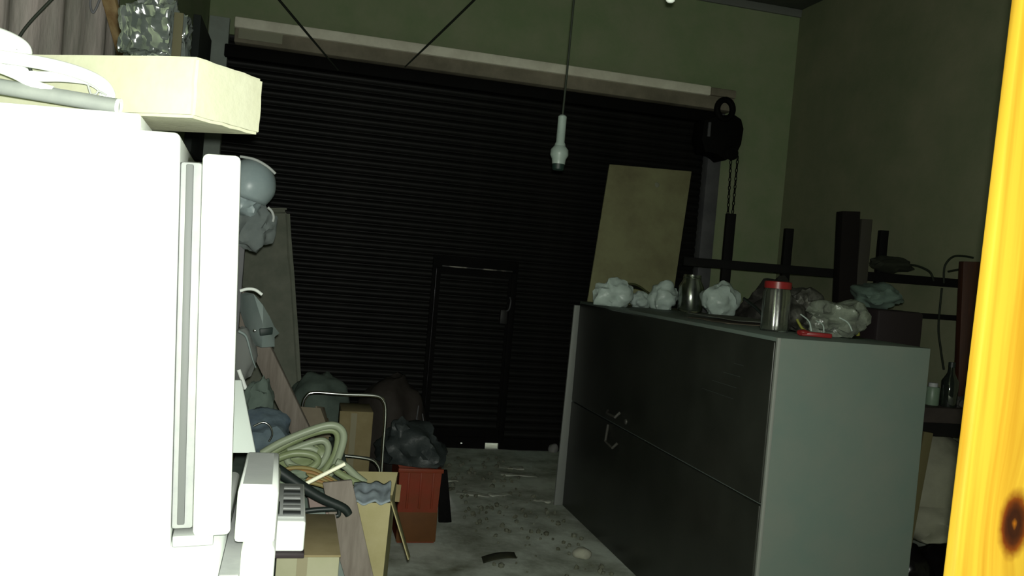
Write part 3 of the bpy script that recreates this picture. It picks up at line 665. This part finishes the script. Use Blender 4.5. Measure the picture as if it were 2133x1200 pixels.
# glass jar without a lid
jc = at(1436, 650, 5.0); jc = V((jc.x, 5.0, T))
jr = thing('glass_jar', jc, 'open clear glass jar between the white bags on the cupboard', 'jar')
hj = at(1436, 572, 5.0).z-T; rj = .078
lathe('glass', [(0, .001), (rj*.9, .001), (rj, .015), (rj, hj*.68), (rj*.72, hj*.85), (rj*.70, hj), (rj*.66, hj), (rj*.68, hj*.84), (rj*.95, hj*.66), (rj*.95, .02), (rj*.85, .008), (0, .008)], jc, glass_m, jr, 36)
lathe('thread_ring', [(rj*.70, hj*.90), (rj*.75, hj*.92), (rj*.70, hj*.94)], jc, glass_m, jr, 36)
# red-lidded jar
jc = onz(1612, 690, T)
rj2 = .062; hj2 = at(1620, 586, jc.y).z-T
jr = thing('red_lid_jar', jc, 'tall clear plastic jar with a red screw lid at the cupboard edge', 'jar')
lathe('jar_wall', [(0, .001), (rj2*.9, .001), (rj2, .012), (rj2*.98, .03), (rj2*.98, hj2*.78), (rj2*.88, hj2*.84), (rj2*.86, hj2*.87), (rj2*.83, hj2*.87), (rj2*.85, hj2*.83), (rj2*.94, hj2*.77), (rj2*.94, .03), (rj2*.88, .008), (0, .006)], jc, petg_m, jr, 84, None, .012)
bm = bmesh.new(); n_ = 40; rg = []
for r, z in ((rj2*.84, hj2*.855), (rj2*.95, hj2*.855), (rj2*.95, hj2*.985), (rj2*.88, hj2), (0.002, hj2)):
    rg.append([bm.verts.new(jc+V((r*(1+(.02 if k % 2 and .9 < r/rj2 else 0))*math.cos(2*math.pi*k/n_), r*(1+(.02 if k % 2 and .9 < r/rj2 else 0))*math.sin(2*math.pi*k/n_), z))) for k in range(n_)])
for A_, B_ in zip(rg, rg[1:]):
    for k in range(n_): bm.faces.new((A_[k], A_[(k+1) % n_], B_[(k+1) % n_], B_[k]))
fin('screw_lid', bm, redlid_m, jr, True)
# red strip, clear bag of oddments, strap, stick, papers
a_ = onz(1668, 700, T); b_ = onz(1732, 706, T)
rt = thing('red_tool', (a_+b_)/2, 'flat red plastic tool at the front corner of the cupboard top', 'tool')
bar('grip', a_+V((0, 0, .012)), b_+V((0, 0, .012)), .03, .02, redlid_m, rt, V((0, 1, 0)), .006)
lump('grip_end', a_+V((.015, .0, .014)), (.03, .025, .014), redlid_m, rt, .2, 2, 3, 3, T)
cbg = thing('clear_bag', onz(1722, 703, T), 'dark clear-plastic bag of oddments behind the red tool', 'bag')
c_ = onz(1722, 698, T)
lump('film', (c_.x+.0, 3.32+.08, T+.075), (.125, .09, .085), film_m, cbg, .4, 2.4, 44, 4, T)
lump('contents', (c_.x-.06, 3.62, T+.09), (.10, .10, .10), mat('mixed_scrap', (.05, .05, .04), (.20, .20, .17), 16, .6, sharp=(.45, .7)), cbg, .45, 2.6, 45, 4, T)
for k, (a, b) in enumerate((((1668, 655), (1690, 690)), ((1745, 660), (1775, 690)), ((1700, 668), (1716, 692)))):
    tube('crease', [at(*a, 3.34), at((a[0]+b[0])/2+6, (a[1]+b[1])/2-3, 3.28), at(*b, 3.25)], .003, bag_m, cbg, 8, 4)
yb = onz(1782, 704, T)
ys = cbg
w_ = tube('strap', [yb+V((-.07, .03, .008)), yb+V((-.01, .02, .02)), yb+V((.0, .0, .045)), yb+V((.012, .0, .012))], .009, yel_m, ys); w_['label'] = 'yellow-green strap of the clear bag'
tube('strap', [at(1660, 665, 3.4), at(1672, 685, 3.38), at(1690, 694, 3.35)], .006, yel_m, ys)
tag(tube('dark_stick', [at(1550, 622, 4.6), at(1578, 644, 4.4), V((2.51, 4.2, T+.008))], .009, dark_m), 'short black stick lying behind the red-lidded jar', 'stick')
for k, (x0, y0, x1, y1, h_) in enumerate(((2.14, 3.86, 2.48, 4.42, .018), (2.04, 3.78, 2.4, 4.2, .005))):
    cl = cloth('paper_sheet', (x0, y0, T+h_), (x1, y0+.05, T+h_), (x0-.02, y1, T+h_), 14, 14, lambda a, b: .003*noise.noise(V((a*4+k, b*4, 2))), brown_m if k else mat('grey_paper', (.34, .36, .32), (.26, .26, .22), 6, .8), None, .002)
    tag(cl, ['grey paper sheet lying upper on the cupboard behind the red-lidded jar', 'brown paper sheet under the grey one behind the red-lidded jar'][k], 'paper')

# stained board leaning on the shutter behind the cabinet
P = [at(1270, 342, 7.0), at(1441, 357, 7.0), at(1396, 590, 6.86), at(1226, 615, 6.86)]
u_ = (P[1]-P[0]); n0 = (P[3]-P[0]); n0 = n0*(P[0].z/(-n0.z))*.999
P[3] = P[0]+n0; P[2] = P[1]+n0*((P[1].z-.05)/-n0.z)
bd = slab('stained_board', P, .02, ply_m, None, .004)
tag(bd, 'pale stained board leaning against the shutter behind the cupboard', 'board')
# a knob-like plug near the upper right of that board
kp = at(1367, 386, P[0].y-.005)
kk = lathe('board_plug', [(0, .02), (.022, .016), (.03, 0), (0, 0)], kp, mat('plug', (.55, .56, .40), None, rough=.7), bd, 16, -FWD)

# ================================================================== PENDANTS, CORDS, HOIST
Yp = 3.2
def pendant(name, pxs, Yp, label):
    top = V((pxs[0].x, pxs[0].y, ZC)); t = thing(name, top, label, 'lamp'); return t
q0, q1, q2, q3 = at(1172, 240, Yp), at(1168, 300, Yp), at(1165, 325, Yp), at(1164, 342, Yp)
t = thing('pendant_lamp', V((q0.x, Yp, ZC)), 'white pendant lampholder hanging on a thin cord before the shutter', 'lamp')
tube('cord', [V((q0.x+.004, Yp, ZC)), V((q0.x+.006, Yp, 3.0)), V((q0.x+.004, Yp, 2.5)), V((q0.x, Yp, q0.z))], .0042, rubber_m, t, 8, 6)
h0 = q0.z-q3.z; cpt = V((q0.x, Yp, q3.z))
hl = lambda k: h0*k
lathe('lamp_holder', [(0, hl(1)), (.011, hl(1)), (.0165, hl(.97)), (.0165, hl(.45)), (.021, hl(.40)), (.021, hl(.36)), (0, hl(.36))], cpt, bulb_m, t, 24)
lathe('socket_skirt', [(0, hl(.37)), (.022, hl(.37)), (.034, hl(.29)), (.035, hl(.18)), (.027, hl(.10)), (.025, hl(.0)), (.018, 0), (0, 0)], cpt, bulb_m, t, 24)
lathe('shade_ring', [(0, 0), (.024, 0), (.023, -.02), (.018, -.024), (0, -.024)], cpt, mat('dark_green_ring', (.01, .03, .025), None, rough=.5), t, 24)
lathe('ceiling_rose', [(0, ZC), (.04, ZC), (.035, ZC-.02), (.01, ZC-.03), (0, ZC-.03)], V((q0.x, Yp, 0)), white2_m, t, 20)
q = at(1396, 6, 2.6)
t = thing('bulb_lamp', V((q.x, q.y, ZC)), 'white bulb whose tip shows at the upper picture edge', 'lamp')
tube('cord', [V((q.x, q.y, ZC)), V((q.x, q.y, (ZC+q.z)/2)), V((q.x, q.y, q.z+.16))], .0035, rubber_m, t, 8, 2)
lathe('lamp_cap', [(0, .17), (.014, .17), (.014, .12), (0, .12)], q, gasket_m, t, 16)
lathe('bulb', [(0, 0), (.008, .001), (.014, .006), (.016, .016), (.016, .10), (.013, .125), (0, .125)], q, mat('opal', (.9, .93, .9), None, rough=.25), t, 20)
for a, b, e, label in (((705, 147), (585, 0), (335, -306), 'black cord slanting up left across the lintel hood'), ((843, 140), (985, 0), (1128, -143), 'black cord slanting up right across the lintel hood')):
    lo = at(*a, YH-.06); hi = onz(*e, ZC-.005)
    mid = lo.lerp(hi, .5)-V((0, 0, .015))
    tag(tube('sloping_cord', [lo, mid, hi], .0095, rubber_m, None, 8, 8, taper=lambda k: .55+.45*min(1, k*4)), label, 'cord', 'cords slanting up from the lintel')

hs = thing('chain_hoist', at(1512, 280, 7.0), 'black chain hoist of the shutter at the right end of the hood', 'hoist')
Yq = 6.98
cr = at(1510, 228, Yq)
bm = bmesh.new(); addtube(bm, [cr+V((.075*math.cos(k*math.pi/10), 0, .085*math.sin(k*math.pi/10))) for k in range(20)], .028, 10, True); fin('ring', bm, bar_m, hs, True)
bm = bmesh.new()
ol = [(1468, 250), (1500, 240), (1530, 238), (1545, 248), (1550, 268), (1545, 300), (1535, 322), (1510, 335), (1495, 318), (1470, 318), (1462, 290)]
f1 = [bm.verts.new(at(a, b, Yq)) for a, b in ol]; f2 = [bm.verts.new(at(a, b, Yq)+V((0, .22, 0))) for a, b in ol]
bm.faces.new(f1); bm.faces.new(f2)
for k in range(len(ol)): bm.faces.new((f1[k], f1[(k+1) % len(ol)], f2[(k+1) % len(ol)], f2[k]))
fin('gear_case', bm, bar_m, hs, True, .012)
lathe('chain_wheel', [(0, .04), (.05, .04), (.06, .03), (.05, .02), (.06, .01), (.05, 0), (0, 0)], at(1522, 320, Yq), bar_m, hs, 24, V((0, -1, 0)))
box('grip_plate', (at(1476, 270, Yq).x-.012, Yq-.02, at(1476, 285, Yq).z), (at(1476, 270, Yq).x+.012, Yq, at(1476, 255, Yq).z), guide_m, hs, .003)
for xa_, xb_, ye in ((1523, 1512, 520), (1537, 1526, 445)):
    bm = bmesh.new(); a_, b_ = at(xa_, 325, Yq), at(xb_, ye, Yq); nl = int((a_-b_).length/.036)
    for k in range(nl):
        c_ = a_.lerp(b_, (k+.5)/nl); s_ = V((1, 0, 0)) if k % 2 else V((0, 1, 0)); dd = (b_-a_).normalized()
        addtube(bm, [c_+s_*.010*math.cos(j*math.pi/4)+dd*.022*math.sin(j*math.pi/4) for j in range(8)], .0045, 5, True)
    o = fin('chain', bm, bar_m, hs, True); o['kind'] = 'stuff'

# ================================================================== RIGHT SIDE BEHIND THE CABINET
rk = thing('steel_rack', (3.3, 5.0, 0), 'black steel rack with upright posts and long rails behind the cupboard', 'rack')
ra, rb = V((2.60, 5.32, at(1440, 545, 5.3).z)), at(2012, 592, 4.85)
def rp(k): return ra.lerp(rb, k)
for (pxx, top, wd) in ((1526, 445, .062), (1647, 476, .055), (1845, 480, .055)):
    # plan position on the rail line under that pixel column
    best = min((k/200 for k in range(201)), key=lambda k: abs(((rp(k)-EYE).dot(RGT)/(rp(k)-EYE).dot(FWD))*FPX+1066.5-(pxx-(560-top)*-.0+0-(565-top)*.075)))
    p = rp(best); tp = at(pxx, top, p.y)
    bar('post', V((p.x, p.y+.03, 0)), V((p.x, p.y+.03, tp.z)), wd, .05, bar_m, rk, RGT)
bar('rail', ra-(rb-ra)*.05, rb, .05, .058, bar_m, rk, V((0, 1, 0)))
la, lb = at(1868, 654, 5.0), at(2012, 664, 4.85)
bar('lower_rail', la, lb, .04, .035, bar_m, rk, V((0, 1, 0)))
tag(bar('timber_post', V((2.94, 4.05, 0)), at(1767, 441, 4.05), .095, .09, mat('black_timber', (.014, .011, .010), None, rough=.9, spec=.1), None, RGT), 'thick black post rising right behind the cupboard', 'post')
tag(bar('brown_stud', V((3.16, 4.32, 0)), at(1803, 457, 4.3), .062, .05, mat('brown_dim', (.07, .065, .045), None, rough=.8), None, RGT), 'dim brown stud just right of the thick black post', 'post')
tag(lump('dark_rag', at(1855, 552, 4.75), (.14, .08, .05), mat('olive_dark', (.03, .035, .02), None, rough=.9), None, .3, 2.2, 51, 4), 'dark olive rag draped on the black rack rail', 'rag')
for k, (P, lab) in enumerate((([(1862, 560), (1900, 552), (1935, 565), (1945, 585)], 'thin black cable curving off the rack rail by the dark rag'), ([(1966, 590), (1968, 555), (1985, 535), (2010, 534), (2040, 540)], 'thin black cable arching high near the pine board'), ([(1975, 566), (1995, 562), (2035, 558)], 'short thin black cable under the arching one near the pine board'), ([(1962, 600), (1955, 680), (1960, 730), (1966, 770)], 'thin black cable hanging below the rack rail to the bench'))):
    tag(tube('cable', px(P, 4.86), .007, rubber_m), lab, 'cable')
# oddments and cloth seen behind the cabinet
tag(box('black_case', (2.62, 3.45, 0), (2.87, 3.85, at(1840, 645, 3.45).z), mat('maroon_black', (.018, .010, .012), None, rough=.7), bev=.015), 'black case standing against the back of the cupboard', 'case')
tag(lump('teal_sack', (2.76, 3.66, at(1815, 622, 3.66).z+.01), (.10, .12, .065), mat('teal_sackcloth', (.15, .22, .18), (.09, .13, .11), 7, .9), None, .3, 2.2, 61, 4, at(1840, 645, 3.45).z), 'dull teal sack lying on the black case', 'sack')
tag(lump('scrap_heap', (2.86, 4.7, 1.38), (.20, .25, .26), mat('mixed_scrap2', (.035, .032, .028), (.17, .16, .14), 12, .8, sharp=(.5, .75)), None, .3, 2.2, 63, 4, 1.2), 'dim heap of scrap stacked behind the clear bag', 'scrap')
tag(box('scrap_bin', (2.64, 4.40, 0), (3.08, 5.0, 1.2), bench_m, bev=.01), 'dark bin below the scrap heap behind the cupboard', 'bin')
# bench with its load
zb0, zb1 = at(1960, 903, 3.6).z, at(1960, 850, 3.6).z
bn = thing('workbench', (3.4, 3.9, 0), 'dark wooden workbench along the right wall behind the cupboard', 'bench')
box('top', (3.0, 3.6, zb0+.05), (XR-.02, 4.25, zb1), bench_m, bn, .006)
box('apron', (3.02, 3.62, zb0-.02), (XR-.03, 3.65, zb0+.05), bar_m, bn, .004)
for x_ in (3.06, 4.25):
    for y_ in (3.68, 4.18): box('leg', (x_-.03, y_-.03, -.005), (x_+.03, y_+.03, zb0+.05), bench_m, bn, .004)
tag(bar('red_brown_post', V((at(2008, 850, 3.78).x, 3.78, zb1)), at(2022, 545, 3.78), .10, .05, redbr_m, None, RGT), 'red-brown wooden upright on the bench next to the pine board', 'post')
gb = V((at(1940, 842, 3.7).x, 3.7, zb1))
t = thing('green_can', gb, 'small green can on the bench at the cupboard edge', 'can')
lathe('can_body', [(0, 0), (.032, 0), (.034, .004), (.034, .085), (.030, .092), (0, .092)], gb, green_m, t, 20)
lathe('can_lid', [(0, .092), (.022, .092), (.022, .112), (0, .112)], gb, gasket_m, t, 16)
gb = V((at(1975, 842, 3.66).x, 3.66, zb1))
t = thing('dark_bottle', gb, 'dark glossy bottle on the bench next to the red-brown upright', 'bottle')
lathe('bottle_glass', [(0, 0), (.036, 0), (.040, .006), (.040, .13), (.018, .17), (.014, .20), (0, .20)], gb, mat('bottle_dark', (.02, .025, .02), None, rough=.08, coat=1), t, 24)
lathe('bottle_cap', [(0, .20), (.016, .20), (.016, .225), (0, .225)], gb, dark_m, t, 16)
tag(lump('dark_rag', V((at(1995, 855, 3.64).x+.04, 3.645, zb1+.02)), (.05, .035, .04), tarp_m, None, .3, 2, 65, 4, zb1), 'dark rag on the bench in front of the red-brown upright', 'rag')
sk = thing('pale_sack', (3.32, 3.9, 0), 'pale dusty sack slumped under the workbench', 'sack')
lump('sack_body', (3.40, 3.95, .62), (.29, .2, .30), sack_m, sk, .12, 1.5, 71, 4, .36)
lump('sack_fold', (3.40, 3.88, .44), (.28, .2, .12), sack_m, sk, .25, 1.8, 72, 4, .36)
dt = thing('black_bags', (3.1, 3.8, 0), 'heap of black plastic bags on the floor below the pale sack', 'bag')
lump('bag', (3.24, 3.90, .15), (.15, .17, .15), mat('glossy_black', (.012, .010, .011), None, rough=.25), dt, .25, 1.9, 81, 4, 0)
lump('bag', (3.58, 3.92, .15), (.17, .2, .15), mat('glossy_black', (0, 0, 0)), dt, .25, 1.9, 83, 4, 0)
tag(bar('brown_stake', V((2.93, 3.55, 0)), at(1932, 900, 3.55), .045, .03, mat('stake', (.16, .14, .06), None, rough=.9), None, RGT), 'brown stake standing between the cupboard and the pale sack', 'stake')

# ================================================================== FLOOR DEBRIS
def stone(pxx, pyy, size, m, seed, label, cat='stone', name='stone'):
    p = onz(pxx, pyy, 0)
    o = lump(name, p+V((0, 0, size[2]*.4)), size, m, None, .25, 1.6, seed, 3, -.004, False)
    return tag(o, label, cat)
stone(1212, 1160, (.055, .04, .04), stone_m, 91, 'pale yellowish stone on the floor near the cupboard')
stone(1152, 940, (.05, .05, .05), mat('grey_rock', (.5, .5, .48), None, rough=.9), 92, 'grey rock on the floor under the shutter beside the cupboard', name='rock')
p = onz(1040, 1168, 0)
lf = cloth('dry_leaf', p+V((-.10, -.05, .004)), p+V((.09, -.03, .004)), p+V((-.09, .05, .004)), 14, 6, lambda a, b: .022*math.sin(math.pi*a)*(1-abs(b-.5))+.02*a, leafd_m, None, .002)
tag(lf, 'dark curled leaf on the floor between the crate and the cupboard', 'leaf')
scr = [(1065, 975, .10, .05), (985, 1030, .12, .04), (1040, 1032, .08, .035), (1130, 1045, .06, .03), (930, 1002, .08, .04), (1080, 990, .14, .05)]
for k, (a, b, wx, wy) in enumerate(scr):
    p = onz(a, b, 0); an = random.uniform(-.5, .5)
    cx, sxx = V((math.cos(an)*wx, math.sin(an)*wx, 0)), V((-math.sin(an)*wy, math.cos(an)*wy, 0))
    o = cloth('paper_scrap', p-cx-sxx+V((0, 0, .006)), p+cx-sxx+V((0, 0, .006)), p-cx+sxx+V((0, 0, .006)), 8, 5, lambda s, t_: .012*noise.noise(V((s*3+k, t_*3, 5))), mat('scrap_pale', (.62, .64, .56), (.42, .44, .36), 14, .9), None, .002)
    tag(o, ['flat paper scrap left of the largest one, right under the shutter', 'wide paper scrap in mid-aisle level with the red crate', 'small paper scrap just right of the mid-aisle one', 'paper scrap closest to the foot of the cupboard', 'paper scrap at the corner of the black slab by the crate', 'largest flattened paper scrap below the wicket of the shutter'][k], 'scrap', 'paper scraps on the aisle floor')
bm = bmesh.new()
for k in range(240):
    x, y = random.uniform(1.14, 1.80), random.uniform(2.8, 7.0); r = random.uniform(.004, .02)
    r_ = bmesh.ops.create_icosphere(bm, subdivisions=1, radius=r, matrix=Matrix.Translation((x, y, r*.15)))
    for vv in r_['verts']: vv.co += V((random.uniform(-1, 1), random.uniform(-1, 1), random.uniform(-.6, .3)))*r*.3
o = fin('grit', bm, mat('grit', (.40, .42, .32), (.22, .22, .15), 9, .95), None, False); o['kind'] = 'stuff'
tag(o, 'scattered grit and crumbs on the aisle floor', 'grit')
